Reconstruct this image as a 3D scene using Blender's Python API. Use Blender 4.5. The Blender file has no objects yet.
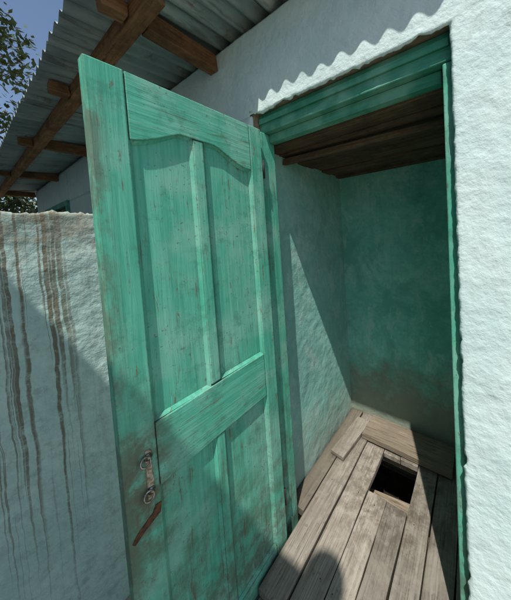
import bpy, bmesh, math, random
from mathutils import Vector, Matrix, noise as mn
random.seed(7)
scene = bpy.context.scene
scene.view_settings.view_transform = 'Standard'
scene.view_settings.look = 'None'
scene.view_settings.exposure = 0
SL = 2.2
SUN = Vector((-0.42, 1.0, -SL)).normalized()

# ---------------------------------------------------------------- materials
class NT:
    def __init__(s, name, rough=0.8, metallic=0.0, spec=0.3):
        s.m = bpy.data.materials.new(name); s.m.use_nodes = True
        s.t = s.m.node_tree; s.b = s.t.nodes['Principled BSDF']
        s.b.inputs['Roughness'].default_value = rough
        s.b.inputs['Metallic'].default_value = metallic
        s.b.inputs['Specular IOR Level'].default_value = spec
        s.co = s.t.nodes.new('ShaderNodeTexCoord').outputs['Object']
    def n(s, t, **k):
        nd = s.t.nodes.new(t)
        for a, v in k.items(): setattr(nd, a, v)
        return nd
    def l(s, a, b): s.t.links.new(a, b)
    def map(s, sc, off=None, src=None):
        m = s.n('ShaderNodeMapping'); m.inputs['Scale'].default_value = sc
        s.l(src or s.co, m.inputs['Vector'])
        if off is not None: s.l(off, m.inputs['Location'])
        return m.outputs['Vector']
    def rnd(s):
        o = s.n('ShaderNodeObjectInfo'); v = s.n('ShaderNodeVectorMath', operation='SCALE')
        c = s.n('ShaderNodeCombineXYZ')
        for i in range(3): s.l(o.outputs['Random'], c.inputs[i])
        s.l(c.outputs[0], v.inputs[0]); v.inputs['Scale'].default_value = 37.0
        return v.outputs[0], o.outputs['Random']
    def noise(s, vec, scale, detail=4, rough=0.6, dist=0.0):
        t = s.n('ShaderNodeTexNoise'); t.inputs['Scale'].default_value = scale
        t.inputs['Detail'].default_value = detail; t.inputs['Roughness'].default_value = rough
        t.inputs['Distortion'].default_value = dist
        s.l(vec if vec else s.co, t.inputs['Vector']); return t.outputs['Fac']
    def step(s, fac, a, b, lo=0.0, hi=1.0):
        r = s.n('ShaderNodeMapRange', interpolation_type='SMOOTHSTEP')
        s.l(fac, r.inputs['Value'])
        r.inputs['From Min'].default_value = a; r.inputs['From Max'].default_value = b
        r.inputs['To Min'].default_value = lo; r.inputs['To Max'].default_value = hi
        return r.outputs[0]
    def math(s, op, a, b=None):
        m = s.n('ShaderNodeMath', operation=op)
        for i, v in enumerate((a, b)):
            if v is None: continue
            if isinstance(v, (int, float)): m.inputs[i].default_value = v
            else: s.l(v, m.inputs[i])
        return m.outputs[0]
    def mix(s, fac, a, b, blend='MIX'):
        m = s.n('ShaderNodeMix', data_type='RGBA', blend_type=blend)
        for i, v in ((0, fac), (6, a), (7, b)):
            if isinstance(v, (int, float)): m.inputs[i].default_value = v
            elif isinstance(v, tuple): m.inputs[i].default_value = (*v, 1)
            else: s.l(v, m.inputs[i])
        return m.outputs[2]
    def xyz(s):
        x = s.n('ShaderNodeSeparateXYZ'); s.l(s.co, x.inputs[0]); return x.outputs
    def near(s, c, sc, a, b):
        v = s.n('ShaderNodeVectorMath', operation='SUBTRACT'); s.l(s.co, v.inputs[0]); v.inputs[1].default_value = c
        w = s.n('ShaderNodeVectorMath', operation='MULTIPLY'); s.l(v.outputs[0], w.inputs[0]); w.inputs[1].default_value = sc
        d = s.n('ShaderNodeVectorMath', operation='LENGTH'); s.l(w.outputs[0], d.inputs[0])
        return s.step(d.outputs['Value'], b, a)
    def edge(s, r=0.004):
        bv = s.n('ShaderNodeBevel'); bv.samples = 2; bv.inputs['Radius'].default_value = r
        g = s.n('ShaderNodeNewGeometry'); d = s.n('ShaderNodeVectorMath', operation='DOT_PRODUCT')
        s.l(bv.outputs[0], d.inputs[0]); s.l(g.outputs['Normal'], d.inputs[1])
        return s.step(d.outputs['Value'], 0.995, 0.85)
    def bump(s, h, dist, strength=1.0, prev=None):
        b = s.n('ShaderNodeBump'); b.inputs['Distance'].default_value = dist
        b.inputs['Strength'].default_value = strength
        s.l(h, b.inputs['Height'])
        if prev: s.l(prev, b.inputs['Normal'])
        return b.outputs[0]
    def done(s, col, nrm=None, rough=None):
        if isinstance(col, tuple): s.b.inputs['Base Color'].default_value = (*col, 1)
        else: s.l(col, s.b.inputs['Base Color'])
        if nrm: s.l(nrm, s.b.inputs['Normal'])
        if rough: s.l(rough, s.b.inputs['Roughness'])
        return s.m

def green_paint(name, sc, c1=(0.075, .41, .285), c2=(0.15, .55, .41), wear=True):
    M = NT(name, .65, 0, .25)
    off, r = M.rnd()
    g = M.noise(M.map(sc, off), 1.0, 5, .65, .3)
    col = M.mix(M.step(g, .35, .68, 0, .85), c1, c2)
    big = M.noise(None, 5, 3, .6)
    col = M.mix(M.step(big, .42, .68, 0, .6), col, (.28, .56, .46))
    mid = M.noise(None, 13, 5, .72)
    col = M.mix(M.step(mid, .50, .70, 0, .65), col, (.06, .27, .19))
    if wear:
        chips = M.noise(M.map((sc[0]*.7, sc[1]*.7, sc[2]*1.4), off), 1.6, 5, .75, .6)
        col = M.mix(M.math('MULTIPLY', M.step(chips, .59, .63, 0, .85), M.step(mid, .38, .54)), col, (.17, .145, .10))
        chip2 = M.noise(None, 75, 4, .7)
        col = M.mix(M.math('MULTIPLY', M.step(chip2, .62, .66, 0, .75), M.step(big, .40, .55)), col, (.12, .13, .09))
        e = M.math('MULTIPLY', M.edge(), M.step(chip2, .40, .54))
        col = M.mix(e, col, (.13, .10, .065))
        x, y, z = M.xyz()[0], M.xyz()[1], M.xyz()[2]
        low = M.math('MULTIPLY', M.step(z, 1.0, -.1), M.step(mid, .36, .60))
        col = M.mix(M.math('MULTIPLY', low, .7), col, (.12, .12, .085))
        gr = M.math('MULTIPLY', M.near((-.80, .25, .76), (1, 9, 3.0), .25, 1.0), M.step(mid, .34, .58))
        col = M.mix(M.math('MULTIPLY', gr, .8), col, (.14, .11, .07))
        fe = M.math('MULTIPLY', M.step(y, .250, .205), M.step(M.noise(M.map((6, 6, 3)), 2.2, 5, .7), .40, .58))
        col = M.mix(M.math('MULTIPLY', fe, .7), col, (.13, .14, .10))
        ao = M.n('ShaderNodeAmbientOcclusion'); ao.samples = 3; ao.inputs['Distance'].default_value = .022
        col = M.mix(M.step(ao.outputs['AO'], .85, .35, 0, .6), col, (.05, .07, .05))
    nb = M.bump(g, .0026, .8)
    return M.done(col, nb, M.step(big, .3, .7, .5, .75))

def stucco(name, c1, c2, c3=None, amp=.004, drips=False, dirt_low=None, dirt_c=(.22, .17, .12), dirt_amt=.7, sc=38, blotch=None, grime=False):
    M = NT(name, .9, 0, .15)
    big = M.noise(None, 4, 4, .65)
    col = M.mix(M.step(big, .35, .7), c1, c2)
    fine = M.noise(None, 22, 5, .75)
    col = M.mix(M.step(fine, .35, .7, 0, .6), col, c3 or c1)
    z = M.xyz()[2]
    if blotch:
        b1 = M.noise(None, 3.2, 5, .7, .6)
        col = M.mix(M.step(b1, .46, .62, 0, .65), col, blotch[0])
        b2 = M.noise(M.map((1, 1, .55)), 7.5, 5, .75, .4)
        col = M.mix(M.step(b2, .52, .66, 0, .7), col, blotch[1])
        b3 = M.noise(M.map((30, 30, 2.5)), 1, 4, .7)
        col = M.mix(M.step(b3, .56, .7, 0, .35), col, blotch[0])
    if grime:
        b3 = M.noise(M.map((1, 1, .6)), 9, 5, .75, .4)
        col = M.mix(M.step(b3, .56, .74, 0, .45), col, (.42, .47, .44))
        sp = M.noise(None, 60, 3, .7)
        col = M.mix(M.step(sp, .68, .74, 0, .6), col, (.30, .28, .22))
    if dirt_low:
        d = M.math('ADD', z, M.math('MULTIPLY', M.math('SUBTRACT', M.noise(None, 6, 5, .75), .5), 0.9))
        col = M.mix(M.step(d, dirt_low, dirt_low-.42, 0, dirt_amt), col, dirt_c)
    if drips:
        # run-off streaks: wander a little sideways, different lengths and strengths
        y = M.xyz()[1]
        wob = M.math('MULTIPLY', M.math('SUBTRACT', M.noise(M.map((1, 2, 5)), 1, 3, .6), .5), .03)
        cc = M.n('ShaderNodeCombineXYZ'); M.l(M.math('ADD', y, wob), cc.inputs[1]); M.l(z, cc.inputs[2]); W = cc.outputs[0]
        s1 = M.noise(M.map((0, 46, .35), None, W), 1.0, 1, .4)
        s2 = M.noise(M.map((0, 120, .55), None, W), 1.0, 2, .5)
        m1 = M.step(s1, .60, .66); m2 = M.step(s2, .58, .64, 0, .85)
        mm = M.math('MAXIMUM', m1, m2)
        fade = M.step(M.math('ADD', z, M.math('MULTIPLY', M.noise(M.map((0, 30, .0), None, W), 1, 1), 3.0)), 1.25, 2.3)
        mm = M.math('MULTIPLY', mm, fade)
        mm = M.math('MULTIPLY', mm, M.step(y, .33, .22, .15, 1))
        mm = M.math('MULTIPLY', mm, M.step(fine, .30, .52, .4, 1))
        col = M.mix(M.math('MULTIPLY', mm, .85), col, (.16, .115, .065))
        top = M.math('ADD', z, M.math('MULTIPLY', M.math('SUBTRACT', M.noise(None, 16, 5, .75), .5), .7))
        col = M.mix(M.step(top, 1.36, 1.66, 0, .75), col, (.30, .25, .18))
        bl = M.noise(None, 11, 5, .75)
        col = M.mix(M.step(bl, .52, .68, 0, .5), col, (.36, .45, .42))
    h = M.noise(None, sc, 5, .62)
    nb = M.bump(h, amp*2.5, .8)
    nb = M.bump(M.noise(None, 9, 2, .5), amp*3, .7, nb)
    return M.done(col, nb)

def wood(name, sc, c1, c2, c3, dirt=(.05, .035, .02), rough=.88, hole=False):
    M = NT(name, rough, 0, .2)
    off, r = M.rnd()
    g = M.noise(M.map(sc, off), 1, 5, .72, .25)
    col = M.mix(M.step(g, .32, .66), c1, c2)
    g2 = M.noise(M.map((sc[0]*3.5, sc[1]*2, sc[2]*3.5), off), 1, 4, .7)
    col = M.mix(M.step(g2, .52, .66, 0, .65), col, dirt)
    bl = M.noise(None, 7, 5, .72)
    col = M.mix(M.step(bl, .42, .64, 0, .75), col, c3)
    if hole:
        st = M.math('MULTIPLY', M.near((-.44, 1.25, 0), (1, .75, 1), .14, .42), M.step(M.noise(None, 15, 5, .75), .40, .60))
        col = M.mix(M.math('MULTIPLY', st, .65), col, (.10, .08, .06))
        sp = M.noise(None, 26, 5, .75)
        col = M.mix(M.step(sp, .56, .68, 0, .5), col, (.10, .085, .065))
        du = M.noise(None, 4, 5, .8, .5)
        col = M.mix(M.step(du, .48, .62, 0, .5), col, (.37, .34, .29))
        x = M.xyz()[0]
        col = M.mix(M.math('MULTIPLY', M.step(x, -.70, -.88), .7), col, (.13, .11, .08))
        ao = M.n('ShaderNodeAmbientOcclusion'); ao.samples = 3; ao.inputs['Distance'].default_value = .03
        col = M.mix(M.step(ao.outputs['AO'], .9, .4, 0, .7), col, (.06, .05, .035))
    hs = M.n('ShaderNodeHueSaturation'); M.l(col, hs.inputs['Color'])
    M.l(M.step(r, 0, 1, .74, 1.12), hs.inputs['Value'])
    nb = M.bump(g, .004, .9)
    nb = M.bump(g2, .002, .8, nb)
    return M.done(hs.outputs[0], nb)

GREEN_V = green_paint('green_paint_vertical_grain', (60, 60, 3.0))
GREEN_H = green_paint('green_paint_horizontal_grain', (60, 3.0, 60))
GREEN_X = green_paint('green_paint_beam', (3, 60, 60), (.04, .24, .165), (.075, .34, .24), wear=False)
WHITE = stucco('pale_mint_lime_plaster', (.60, .78, .78), (.70, .85, .84), (.60, .73, .73), .0022, grime=True)
FENCE = stucco('stained_plaster', (.50, .70, .66), (.62, .79, .75), (.40, .55, .52), .0030, drips=True, sc=30)
INL = stucco('turquoise_plaster_side', (.30, .63, .56), (.40, .70, .63), (.24, .52, .46), .0020, dirt_low=.42, dirt_c=(.38, .38, .33), dirt_amt=.6, sc=26, blotch=((.22, .48, .42), (.48, .68, .62)))
INB = stucco('turquoise_plaster_back', (.22, .63, .53), (.33, .72, .62), (.16, .49, .41), .0026, dirt_low=.60, dirt_c=(.24, .21, .16), dirt_amt=.8, sc=26, blotch=((.13, .42, .34), (.42, .69, .61)))
MUD = stucco('mud_render', (.26, .21, .15), (.34, .28, .20), (.18, .14, .10), .006)
NEIGH = stucco('neighbour_plaster', (.54, .54, .50), (.60, .59, .55), (.46, .46, .42), .004)
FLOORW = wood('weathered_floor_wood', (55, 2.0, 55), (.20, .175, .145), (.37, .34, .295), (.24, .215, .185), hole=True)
BOARDW = wood('loose_board_wood', (2.0, 55, 55), (.22, .18, .13), (.37, .31, .235), (.26, .22, .17))
CEILW = wood('ceiling_wood', (2.2, 45, 45), (.10, .065, .04), (.18, .12, .075), (.07, .05, .035))
BEAMW = wood('eave_beam_wood', (3, 45, 45), (.22, .11, .05), (.35, .185, .09), (.11, .065, .035))
BEAMY = wood('eave_rafter_wood', (45, 3, 45), (.22, .11, .05), (.35, .185, .09), (.11, .065, .035))

def metal_sheet():
    M = NT('galvanised_corrugated_metal', .42, .5, .5)
    off, r = M.rnd()
    a = M.noise(M.map((3, 1.5, 3), off), 2, 4, .65)
    col = M.mix(M.step(a, .3, .7), (.21, .27, .265), (.36, .43, .42))
    col = M.mix(M.step(M.noise(M.map((9, 1.2, 9), off), 2, 5, .7), .52, .70, 0, .75), col, (.09, .09, .075))
    col = M.mix(M.step(M.noise(None, 6, 5, .75), .58, .68, 0, .6), col, (.16, .085, .04))
    return M.done(col, M.bump(a, .002, .4), M.step(a, .3, .7, .35, .6))
SHEET = metal_sheet()
def simple(name, c, rough=.5, met=0, c2=None, sc=30, bump=.0006):
    M = NT(name, rough, met, .5); n = M.noise(None, sc, 4, .7)
    return M.done(M.mix(M.step(n, .35, .65), c, c2 or tuple(v*.6 for v in c)), M.bump(n, bump, .6))
STEEL = simple('dull_steel', (.42, .42, .40), .38, .9, (.16, .12, .08), 90, .0006)
RUST = simple('rusty_metal', (.17, .075, .035), .85, .2, (.06, .03, .02), 70, .003)
DARK = simple('dark_iron', (.03, .03, .03), .6)
EARTH = simple('packed_earth', (.35, .30, .23), .95, 0, (.26, .23, .19), 8, .01)
PITM = simple('pit_earth', (.06, .045, .03), .95, 0, (.03, .022, .015), 12, .02)
LEAF = simple('leaf_green', (.055, .10, .022), .55, 0, (.03, .055, .014), 3)
BARK = simple('bark', (.12, .085, .055), .9, 0, (.06, .045, .03), 14, .01)
GLASS = simple('dark_window_glass', (.03, .04, .04), .1, 0, (.02, .025, .025), 4, .0001)

# ---------------------------------------------------------------- mesh helpers
def empty(name):
    e = bpy.data.objects.new(name, None); scene.collection.objects.link(e); return e
def finish(name, me, mat, parent=None, bevel=0, smooth=False):
    ob = bpy.data.objects.new(name, me); scene.collection.objects.link(ob)
    if mat: me.materials.append(mat)
    if parent: ob.parent = parent
    if bevel:
        b = ob.modifiers.new('bevel', 'BEVEL'); b.width = bevel; b.segments = 2; b.limit_method = 'ANGLE'; b.angle_limit = .6
    if smooth:
        for p in me.polygons: p.use_smooth = True
    return ob
def box(name, x0, x1, y0, y1, z0, z1, mat, parent=None, bevel=.002, jit=0, rot=0, axis='Z'):
    me = bpy.data.meshes.new(name); bm = bmesh.new()
    vs = [bm.verts.new((x + random.uniform(-jit, jit), y + random.uniform(-jit, jit), z + random.uniform(-jit, jit)))
          for x in (x0, x1) for y in (y0, y1) for z in (z0, z1)]
    for f in ((0,1,3,2),(4,6,7,5),(0,4,5,1),(2,3,7,6),(0,2,6,4),(1,5,7,3)):
        bm.faces.new([vs[i] for i in f])
    if rot:
        c = Vector(((x0+x1)/2, (y0+y1)/2, (z0+z1)/2))
        bmesh.ops.rotate(bm, verts=bm.verts, cent=c, matrix=Matrix.Rotation(rot, 3, axis))
    bmesh.ops.recalc_face_normals(bm, faces=bm.faces)
    bm.to_mesh(me); bm.free()
    return finish(name, me, mat, parent, bevel)
def wboard(name, x0, x1, y0, y1, z0, z1, mat, parent, along='Y', wob=.003, n=14, rot=0, bevel=.0025):
    """plank with wavy long edges and a slight warp"""
    me = bpy.data.meshes.new(name); bm = bmesh.new(); sd = random.uniform(0, 90); rings = []
    for i in range(n+1):
        t = i/n
        if along == 'Y': p = y0+(y1-y0)*t
        else: p = x0+(x1-x0)*t
        o = [mn.noise(Vector((sd+k*7, p*4, 0)))*wob + mn.noise(Vector((sd+k*9, p*23, 3)))*wob*.5 for k in range(4)]
        if along == 'Y': cs = [(x0+o[0], p, z0), (x1+o[1], p, z0), (x1+o[1], p, z1+o[2]), (x0+o[0], p, z1+o[3])]
        else: cs = [(p, y0+o[0], z0), (p, y1+o[1], z0), (p, y1+o[1], z1+o[2]), (p, y0+o[0], z1+o[3])]
        rings.append([bm.verts.new(c) for c in cs])
    for a, b in zip(rings, rings[1:]):
        for k in range(4): bm.faces.new((a[k], a[(k+1)%4], b[(k+1)%4], b[k]))
    bm.faces.new(rings[0]); bm.faces.new(rings[-1][::-1])
    if rot:
        c = Vector(((x0+x1)/2, (y0+y1)/2, (z0+z1)/2))
        bmesh.ops.rotate(bm, verts=bm.verts, cent=c, matrix=Matrix.Rotation(rot, 3, 'Z'))
    bmesh.ops.recalc_face_normals(bm, faces=bm.faces)
    bm.to_mesh(me); bm.free(); return finish(name, me, mat, parent, bevel)
def prism_x(name, pts, x0, x1, mat, parent, bevel=.0015):
    """pts: (y,z) outline, extruded in x"""
    me = bpy.data.meshes.new(name); bm = bmesh.new()
    a = [bm.verts.new((x0, y, z)) for y, z in pts]; b = [bm.verts.new((x1, y, z)) for y, z in pts]
    bm.faces.new(a); bm.faces.new(b[::-1]); n = len(pts)
    for i in range(n): bm.faces.new((a[i], b[i], b[(i+1)%n], a[(i+1)%n]))
    bmesh.ops.recalc_face_normals(bm, faces=bm.faces)
    bm.to_mesh(me); bm.free(); return finish(name, me, mat, parent, bevel)
def rag(s, k):
    r = mn.noise(Vector((s*9, k, 1)))*.6 + mn.noise(Vector((s*31, k, 2)))*.45 + mn.noise(Vector((s*90, k, 5)))*.25
    return r, max(0, mn.noise(Vector((s*16, k, 9)))-.25)*3
def rough_sheet(name, o, U, V, N, lu, lv, du, thick, mat, parent, amp=.004, jt=0):
    nu = max(2, int(lu/du)); nv = max(2, int(lv/du))
    me = bpy.data.meshes.new(name); bm = bmesh.new(); U, V, N, o = Vector(U), Vector(V), Vector(N), Vector(o); g = []
    for i in range(nu+1):
        col = []
        for j in range(nv+1):
            u = lu*i/nu; v = lv*j/nv
            if j == nv and jt: r, c = rag(u, 11); v += jt*(r-c*.6)
            p = o+U*u+V*v
            h = amp*(mn.noise(p*5)+.6*mn.noise(p*17)+.35*mn.noise(p*45))
            if jt and j == nv: h -= .004
            col.append(bm.verts.new(p+N*h))
        g.append(col)
    for i in range(nu):
        for j in range(nv): bm.faces.new((g[i][j], g[i+1][j], g[i+1][j+1], g[i][j+1]))
    bm.normal_update()
    if bm.faces[:][0].normal.dot(N) < 0: bmesh.ops.reverse_faces(bm, faces=bm.faces)
    bm.to_mesh(me); bm.free()
    ob = finish(name, me, mat, parent, 0, True)
    s = ob.modifiers.new('solid', 'SOLIDIFY'); s.thickness = thick; s.offset = -1
    return ob
def lathe(name, c, axis, prof, mat, parent, seg=24):
    me = bpy.data.meshes.new(name); bm = bmesh.new(); A = Vector(axis).normalized()
    T = A.orthogonal().normalized(); B = A.cross(T); R = []
    for r, h in prof:
        R.append([bm.verts.new(Vector(c)+A*h+(T*math.cos(2*math.pi*k/seg)+B*math.sin(2*math.pi*k/seg))*r) for k in range(seg)])
    for a, b in zip(R, R[1:]):
        for k in range(seg): bm.faces.new((a[k], a[(k+1)%seg], b[(k+1)%seg], b[k]))
    bm.faces.new(R[0][::-1]); bm.faces.new(R[-1])
    bmesh.ops.recalc_face_normals(bm, faces=bm.faces)
    bm.to_mesh(me); bm.free(); return finish(name, me, mat, parent, 0, True)
def tube(name, pts, r, mat, parent):
    cu = bpy.data.curves.new(name, 'CURVE'); cu.dimensions = '3D'; sp = cu.splines.new('POLY'); sp.points.add(len(pts)-1)
    rs = r if isinstance(r, list) else [r]*len(pts)
    cu.bevel_depth = 1.0; cu.bevel_resolution = 3; cu.use_fill_caps = True
    for p, q, rr in zip(sp.points, pts, rs): p.co = (*q, 1); p.radius = rr
    ob = bpy.data.objects.new(name, cu); scene.collection.objects.link(ob); cu.materials.append(mat); ob.parent = parent
    return ob

G = -0.36   # outside ground level
# ---------------------------------------------------------------- ground (with the pit opening left in it)
me = bpy.data.meshes.new('ground'); bm = bmesh.new()
xs = [-150, -.86, .02, 150]; ys = [-150, .95, 1.68, 150]
vv = [[bm.verts.new((x, y, G)) for y in ys] for x in xs]
for i in range(3):
    for j in range(3):
        if (i, j) != (1, 1): bm.faces.new((vv[i][j], vv[i+1][j], vv[i+1][j+1], vv[i][j+1]))
bm.to_mesh(me); bm.free(); finish('ground', me, EARTH)

# ---------------------------------------------------------------- latrine building
B = empty('latrine_building')
YF = .80; TOP = 2.40; XL = -6.0; XR = 1.3
box('facade_lintel_wall', -.86, -.038, YF+.012, .90, 2.033, TOP, MUD, B, 0)
box('facade_right_wall', -.038, XR, YF+.012, .90, G, TOP, MUD, B, 0)
box('facade_left_wall', XL+.01, -.86, YF+.012, .90, G, TOP, MUD, B, 0)
# one plaster coat round the doorway, broken edges along the opening
def door_plaster():
    XO, ZO = -.045, 2.022
    X = [-2.4+(XO+2.4)*i/336 for i in range(337)] + [XO+.60*i/86 for i in range(1, 87)]; iL = 336
    Z = [G+(ZO-G)*j/340 for j in range(341)] + [ZO+(TOP-ZO)*j/54 for j in range(1, 55)]; jB = 340
    me = bpy.data.meshes.new('facade_plaster_doorway'); bm = bmesh.new(); g = {}
    for i, x in enumerate(X):
        for j, z in enumerate(Z):
            if i < iL and j < jB: continue
            px, pz, d = x, z, 0
            if i == iL and j <= jB: r, c = rag(z-G, 1); px += .008*(r+c); d = .004
            if j == jB and i <= iL and x > -.88: r, c = rag(x+2.4, 7); pz += .017*(r+c); d = .004
            p = Vector((px, YF, pz))
            h = .0024*(mn.noise(p*5)+.6*mn.noise(p*17)+.35*mn.noise(p*45))-d
            g[i, j] = bm.verts.new((px, YF-h, pz))
    for i in range(len(X)-1):
        for j in range(len(Z)-1):
            if i < iL and j < jB: continue
            bm.faces.new((g[i, j], g[i+1, j], g[i+1, j+1], g[i, j+1]))
    bm.normal_update(); bm.faces.ensure_lookup_table()
    if bm.faces[0].normal.y > 0: bmesh.ops.reverse_faces(bm, faces=bm.faces)
    bm.to_mesh(me); bm.free(); ob = finish('facade_plaster_doorway', me, WHITE, B, 0, True)
    s = ob.modifiers.new('solid', 'SOLIDIFY'); s.thickness = .012; s.offset = -1
door_plaster()
rough_sheet('facade_plaster_far_right', (.555, YF, G), (1,0,0), (0,0,1), (0,-1,0), XR-.555, TOP-G, .03, .012, WHITE, B, .003)
rough_sheet('facade_plaster_left_a', (-4.1, YF+.001, G), (1,0,0), (0,0,1), (0,-1,0), 4.1-.87, 2.022-G, .03, .012, WHITE, B, .0022)
rough_sheet('facade_plaster_left_e', (-4.1, YF, 2.022), (1,0,0), (0,0,1), (0,-1,0), 1.7, TOP-2.022, .03, .012, WHITE, B, .0022)
rough_sheet('facade_plaster_left_b', (XL, YF, G), (1,0,0), (0,0,1), (0,-1,0), -5.3-XL, TOP-G, .03, .012, WHITE, B, .003)
rough_sheet('facade_plaster_left_c', (-5.3, YF, 2.03), (1,0,0), (0,0,1), (0,-1,0), 1.2, TOP-2.03, .03, .012, WHITE, B, .003)
rough_sheet('facade_plaster_left_d', (-5.3, YF, G), (1,0,0), (0,0,1), (0,-1,0), 1.2, 1.1-G, .03, .012, WHITE, B, .003)
for nm, a, b, c, d in (('window_frame_top', -5.3, -4.1, 1.97, 2.03), ('window_frame_sill', -5.3, -4.1, 1.10, 1.16),
                       ('window_frame_left', -5.3, -5.24, 1.16, 1.97), ('window_frame_right', -4.16, -4.1, 1.16, 1.97), ('window_frame_mullion', -4.72, -4.68, 1.16, 1.97)):
    box(nm, a, b, .775, .811, c, d, GREEN_X, B, .003)
box('window_glass', -5.24, -4.16, .803, .809, 1.16, 1.97, GLASS, B, 0)
box('end_wall', XL, XL+.1, .903, 2.2, G, TOP-.003, WHITE, B, .004)
box('back_wall_outer', XL+.1, XR, 2.1, 2.2, G, TOP-.003, WHITE, B, .004)
box('end_wall_right', XR-.1, XR, .903, 2.1, G, TOP-.006, WHITE, B, .004)
# room
rough_sheet('room_left_wall', (-.895, .87, G), (0,1,0), (0,0,1), (1,0,0), .89, 2.25-G, .014, .06, INL, B, .003)
rough_sheet('room_back_wall', (-.96, 1.70, G), (1,0,0), (0,0,1), (0,-1,0), 1.1, 2.25-G, .014, .08, INB, B, .003)
rough_sheet('room_right_wall', (.05, .90, G), (0,1,0), (0,0,1), (-1,0,0), .85, 2.25-G, .02, .06, INL, B, .003)
# ceiling planks along x
y = .905; i = 0
while y < 1.70:
    w = random.choice((.07, .09, .11, .085)); z = 1.884 + random.uniform(-.010, .014)
    wboard('ceiling_plank_%d' % i, -.92, .06, y, min(y+w, 1.705), z, z+.022, CEILW, B, 'X', .006, rot=random.uniform(-.018, .018))
    y += w + random.uniform(.002, .014); i += 1
box('ceiling_backing', -.95, .06, .915, 1.75, 1.935, 1.96, CEILW, B, 0)
box('ceiling_batten', -.89, .04, 1.05, 1.09, 1.848, 1.874, CEILW, B, .003, .004, rot=.06)
# door frame (set back in the opening)
box('frame_head', -.858, -.04, .836, .899, 1.945, 2.031, GREEN_X, B, .004, .0015)
box('frame_head_stop', -.83, -.075, .868, .903, 1.905, 1.9435, GREEN_X, B, .003, .001)
box('frame_head_bead', -.85, -.05, .826, .8345, 1.985, 2.008, GREEN_X, B, .002, .001)
box('frame_jamb_left', -.858, -.828, .81, .900, -.12, 1.944, GREEN_V, B, .004, .001)
box('frame_jamb_right', -.072, -.040, .836, .899, -.12, 1.944, GREEN_V, B, .004, .0015)
box('threshold_front', -.79, -.04, .565, .594, G-.02, -.036, MUD, B, .004)
# floor planks along y
P = [(-.888,-.795),(-.788,-.668),(-.663,-.545),(-.541,-.437),(-.432,-.330),(-.325,-.222),(-.216,-.105),(-.099,.046)]
for k, (a, b) in enumerate(P):
    z1 = random.uniform(-.009, .005); ys0 = .60+random.uniform(-.01, .01)
    if k == 0: ys0 = .905
    if k == 7: b = -.05
    if k in (3, 4):
        wboard('floor_plank_%d_front' % k, a, b, ys0, 1.17+(.006 if k == 3 else -.005), -.034, z1, FLOORW, B)
        wboard('floor_plank_%d_back' % k, a, b, 1.44, 1.70, -.034, z1, FLOORW, B)
    else:
        wboard('floor_plank_%d' % k, a, b, ys0, 1.70, -.034, z1, FLOORW, B, rot=random.uniform(-.004,.004) if k else 0)
wboard('floor_plank_edge', -.045, .048, .905, 1.70, -.032, 0, FLOORW, B)
for k, yy in enumerate((.63, 1.125, 1.50, 1.63)):
    box('floor_joist_%d' % k, -.78 if k == 0 else -.88, -.05, yy-.025, yy+.025, -.10, -.0385, BOARDW, B, .003, .002)
for (xx, yy) in [((a+b)/2+random.uniform(-.03,.03), yj+random.uniform(-.01,.01)) for a, b in P[1:] for yj in (.74, 1.125, 1.50)]:
    if yy > 1.44 and -.7 < xx < -.14: continue
    lathe('nail_head', (xx, yy, .002), (0,0,1), [(.0025,0),(.0025,.001)], DARK, B, 8)
box('pit_cross_board', -.60, -.28, 1.27, 1.36, -.20, -.18, BOARDW, B, .003, .004, rot=.12)
for nm, c in (('pit_left', (-.88,-.862,.94,1.69)), ('pit_right', (.021,.04,.94,1.69)), ('pit_front', (-.862,.021,.93,.948)), ('pit_back', (-.862,.021,1.681,1.70))):
    box(nm, *c, -1.8, G-.004, PITM, B, 0)
box('pit_bottom', -.9, .05, .9, 1.72, -1.85, -1.80, PITM, B, 0)

# roof
def roof_z(y): return 2.43 + (y-.8)*.08
def sheet(name, x0, x1, y0, y1, dz, tilt=0):
    pitch = .087; nx = int((x1-x0)/pitch*10); ny = 6
    me = bpy.data.meshes.new(name); bm = bmesh.new(); g = []
    for i in range(nx+1):
        x = x0+(x1-x0)*i/nx
        g.append([bm.verts.new((x, y0+(y1-y0)*j/ny + .004*mn.noise(Vector((x*6, 0, 0))), roof_z(y0+(y1-y0)*j/ny)+.0155*math.sin(2*math.pi*x/pitch)+dz+tilt*(x-x0)+.008*mn.noise(Vector((x*2.5, j*.7, 4))))) for j in range(ny+1)])
    for i in range(nx):
        for j in range(ny): bm.faces.new((g[i][j], g[i+1][j], g[i+1][j+1], g[i][j+1]))
    bm.to_mesh(me); bm.free()
    ob = finish(name, me, SHEET, B, 0, True)
    s = ob.modifiers.new('s', 'SOLIDIFY'); s.thickness = .0012
x = -.75; k = 0
while x > -6.3:
    sheet('roof_sheet_%d' % k, x-.85, x, .30+random.uniform(-.015,.015), 2.35, .004*(k % 2))
    x -= .80; k += 1
sheet('roof_sheet_%d' % k, -.80, 1.45, .645, 2.35, .006)
box('eave_purlin', -6.3, -.93, .425, .485, 2.315, 2.385, BEAMW, B, .005, .003)
box('wall_plate', -6.2, 1.3, .83, .89, 2.401, 2.416, BEAMW, B, .003)
for k, xx in enumerate((-1.12, -1.95, -3.1, -4.5, -6.05)):
    box('rafter_%d' % k, xx-.03, xx+.03, .487, .798, 2.318, 2.378+.02, BEAMY, B, .004, .004)
    box('rafter_tail_%d' % k, xx-.03, xx+.03, .345, .423, 2.318, 2.375, BEAMY, B, .004, .004)

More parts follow.
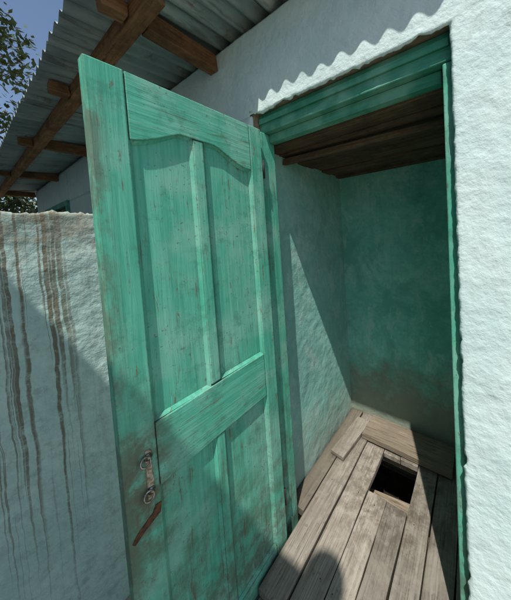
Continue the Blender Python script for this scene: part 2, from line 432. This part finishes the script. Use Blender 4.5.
# ---------------------------------------------------------------- open door
D = empty('wooden_door')
X0, X1 = -.836, -.800; y0, y1 = .203, .784; zb, zt = -.155, 1.935
YH = .7165   # inner edge of hinge stile
prism_x('stile_lock', [(y0, zb), (.286, zb), (.286, zt-.003), (y0, zt-.006)], X0, X1, GREEN_V, D, .004)
prism_x('stile_hinge', [(YH+.0015, zb), (y1, zb), (y1, zt), (YH+.0015, zt)], X0, X1, GREEN_V, D, .004)
def arch(y):
    t = abs(y-.488)/.215
    t = min(1, t); s = 1 - (t*t*(3-2*t)); 
    return 1.742 + .058*min(1, s*1.25)
bot = [(.2875 + (YH-.2875)*i/28, arch(.2875+(YH-.2875)*i/28)) for i in range(29)]
prism_x('rail_top', bot + [(YH, zt-.001), (.2875, zt-.004)], X0+.001, X1-.0012, GREEN_H, D, .003)
prism_x('rail_middle', [(.2875, .735), (YH, .745), (YH, .935), (.2875, .925)], X0+.001, X1-.001, GREEN_H, D, .003)
prism_x('rail_bottom', [(.2875, zb), (YH, zb), (YH, .03), (.2875, .03)], X0+.001, X1-.001, GREEN_H, D, .003)
prism_x('mullion_upper', [(.468, .934), (.506, .936), (.506, arch(.5)-.002), (.468, arch(.47)-.002)], X0+.002, X1-.003, GREEN_V, D, .004)
prism_x('mullion_lower', [(.472, .032), (.506, .032), (.506, .738), (.472, .738)], X0+.002, X1-.003, GREEN_V, D, .004)
box('panel_upper_left', -.824, -.816, .280, .474, .90, 1.83, GREEN_V, D, 0)
box('panel_upper_right', -.824, -.8165, .500, .722, .90, 1.83, GREEN_V, D, 0)
box('panel_lower_left', -.824, -.816, .280, .478, 0, .76, GREEN_V, D, 0)
box('panel_lower_right', -.824, -.8165, .500, .722, 0, .76, GREEN_V, D, 0)
def mould(name, ya, yb, za, zfun):
    w, xo, xi = .010, X1-.006, -.8155
    n = 16; top = [(ya+(yb-ya)*i/n) for i in range(n+1)]
    outer = [(ya, za), (yb, za)] + [(yy, zfun(yy)) for yy in reversed(top)]
    cy = (ya+yb)/2
    inner = []
    for i, (yy, zz) in enumerate(outer):
        ny = yy + (w if yy < cy-1e-6 else -w)*min(1, abs(yy-cy)/((yb-ya)/2-w)) 
        nz = zz + (w if i < 2 else -w)
        inner.append((ny, nz))
    me = bpy.data.meshes.new(name); bm = bmesh.new()
    a = [bm.verts.new((xo, *p)) for p in outer]; b = [bm.verts.new((xi, *p)) for p in inner]
    for i in range(len(a)):
        j = (i+1) % len(a); bm.faces.new((a[i], a[j], b[j], b[i]))
    bmesh.ops.recalc_face_normals(bm, faces=bm.faces)
    bm.to_mesh(me); bm.free(); return finish(name, me, GREEN_V, D)
mould('moulding_upper_left', .2865, .4675, .928, lambda y: arch(y)+.001)
mould('moulding_upper_right', .5065, YH+.001, .934, lambda y: arch(y)+.001)
mould('moulding_lower_left', .2865, .4715, .031, lambda y: .738)
mould('moulding_lower_right', .5065, YH+.001, .031, lambda y: .744)
# ironmongery: small steel plate with two rings, rusty strap below
pl = [(.254,.722),(.270,.720),(.272,.76),(.270,.80),(.271,.858),(.267,.864),(.256,.865),(.253,.855),(.255,.80),(.253,.75)]
prism_x('hasp_plate', pl, -.8005, -.7985, STEEL, D, .0006)
def ring(nm, cy, cz):
    lathe(nm+'_boss', (-.7985, cy, cz), (1,0,0), [(.010,0),(.010,.003),(.006,.005),(.005,.010)], STEEL, D, 20)
    pts = [(-.789-.004*math.sin(t), cy-.010+.012*math.cos(t), cz-.004+.012*math.sin(t)) for t in [2*math.pi*i/20 for i in range(21)]]
    tube(nm, pts, .0027, STEEL, D)
ring('upper_ring', .262, .845); ring('lower_ring', .263, .745)
prism_x('rusty_hasp_strap', [(.210,.640),(.216,.631),(.240,.646),(.262,.655),(.281,.662),(.285,.690),(.270,.694),(.262,.678),(.240,.666),(.222,.656)], -.801, -.7975, RUST, D, .0008)
for k, zz in enumerate((.15, 1.72)):
    lathe('hinge_%d' % k, (-.806, .792, zz), (0,0,1), [(.006,0),(.006,.08)], DARK, D, 12)

# ---------------------------------------------------------------- plastered fence wall
F = empty('plastered_fence_wall')
FX = -1.55
rough_sheet('fence_face', (FX, -1.0, G), (0,1,0), (0,0,1), (1,0,0), 1.8, 1.612-G, .008, .02, FENCE, F, .0045, jt=.026)
box('fence_core', FX-.20, FX-.022, -1.0, .79, G, 1.582, FENCE, F, .012)

# ---------------------------------------------------------------- neighbouring building behind the viewer
NB = empty('neighbouring_building')
EZ = 1.095 + SL*(.216+.95); NR = .5
box('wall', -9, NR, -5.0, -1.35, G, EZ+.05, NEIGH, NB, .01)
box('roof_eave', -9.3, NR+.05, -1.5, -.95, EZ, EZ+.03, SHEET, NB, .004)
prism_x('roof', [(-.95, EZ+.032), (-3.2, EZ+1.0), (-5.4, EZ+.1), (-5.4, EZ+.05), (-3.2, EZ+.9), (-1.5, EZ+.032)], -9.3, NR+.05, SHEET, NB, 0)
lathe('added_shadow_caster', (.17, -1.03, EZ+.02), (0,0,1), [(.05,0),(.05,.14),(.085,.15),(.095,.20),(.085,.26),(.055,.30),(.015,.32)], SHEET, NB, 24)  # unseen addition, shaped to throw a rounded head-like shadow on the room floor
box('door', -3.0, -2.1, -1.35, -1.32, G, 1.75, GREEN_X, NB, .004)
box('window', -6.0, -4.8, -1.35, -1.32, .9, 1.9, GLASS, NB, .004)

# ---------------------------------------------------------------- tree
T = empty('tree'); tc = Vector((-9.3, .1, G))
tube('trunk', [tc, tc+Vector((.05,.05,1.2)), tc+Vector((0,.1,2.6)), tc+Vector((.1,.2,4.2)), tc+Vector((.1,.3,6.0))], [.19,.15,.12,.07,.02], BARK, T)
cl = []
for i in range(44):
    z = random.uniform(1.6, 6.8) if i < 26 else random.uniform(1.8, 3.6)
    a = random.uniform(0, 6.28); r = random.uniform(.5, 1.5)*(1-.09*abs(z-4))
    e = tc+Vector((r*math.cos(a), r*math.sin(a)+.1, z)); s = tc+Vector((.03, .1, max(1.3, z-.9)))
    tube('limb_%d' % i, [s, (s+e)/2+Vector((0,0,.1)), e], [.035,.02,.006], BARK, T); cl.append(e)
me = bpy.data.meshes.new('leaves'); bm = bmesh.new()
for c in cl:
    for k in range(230):
        p = c+Vector([random.gauss(0, .24) for _ in range(3)])
        R = Matrix.Rotation(random.uniform(0,6.28),3,'Z')@Matrix.Rotation(random.uniform(-1.2,1.2),3,'X'); s = random.uniform(.05,.10)
        bm.faces.new([bm.verts.new(p+R@Vector(q)*s) for q in ((-.45,0,0),(0,-1,.1),(.45,0,0),(0,1,.1))])
bm.to_mesh(me); bm.free(); finish('leaves', me, LEAF, T)

# ---------------------------------------------------------------- loose boards in the room
wboard('wooden_board', -.70, -.14, 1.455, 1.655, .008, .042, BOARDW, None, 'X', .004, rot=-.03)
wboard('wooden_board.001', -.815, -.715, 1.25, 1.60, .008, .034, FLOORW, None, 'Y', .004, rot=-.12)

# ---------------------------------------------------------------- light, sky, camera
w = bpy.data.worlds.new('World'); scene.world = w; w.use_nodes = True
nt = w.node_tree; sky = nt.nodes.new('ShaderNodeTexSky'); sky.sky_type = 'NISHITA'; sky.sun_disc = False
to = -SUN
sky.sun_elevation = math.asin(to.z); sky.sun_rotation = math.atan2(to.x, to.y)
nt.links.new(sky.outputs[0], nt.nodes['Background'].inputs[0]); nt.nodes['Background'].inputs[1].default_value = .13
sl = bpy.data.lights.new('sun', 'SUN'); sl.energy = 5.0; sl.angle = math.radians(.5); sl.color = (1, .95, .87)
so = bpy.data.objects.new('sun', sl); scene.collection.objects.link(so); so.rotation_euler = SUN.to_track_quat('-Z', 'Y').to_euler(); so.location = (3, -6, 9)

cam = bpy.data.cameras.new('camera'); co = bpy.data.objects.new('camera', cam); scene.collection.objects.link(co)
fwd = Vector((-.541, .839, -.042)).normalized(); right = Vector((.841, .5395, -.0573)); right = (right-fwd*right.dot(fwd)).normalized(); up = right.cross(fwd)
m = Matrix((right, up, -fwd)).transposed().to_4x4(); m.translation = Vector((0, 0, 1.45)); co.matrix_world = m
cam.sensor_fit = 'HORIZONTAL'; cam.sensor_width = 36; cam.lens = 36*238/511
cam.shift_x = -66.5/511; cam.shift_y = -56/511; cam.clip_start = .01; cam.clip_end = 500
scene.camera = co
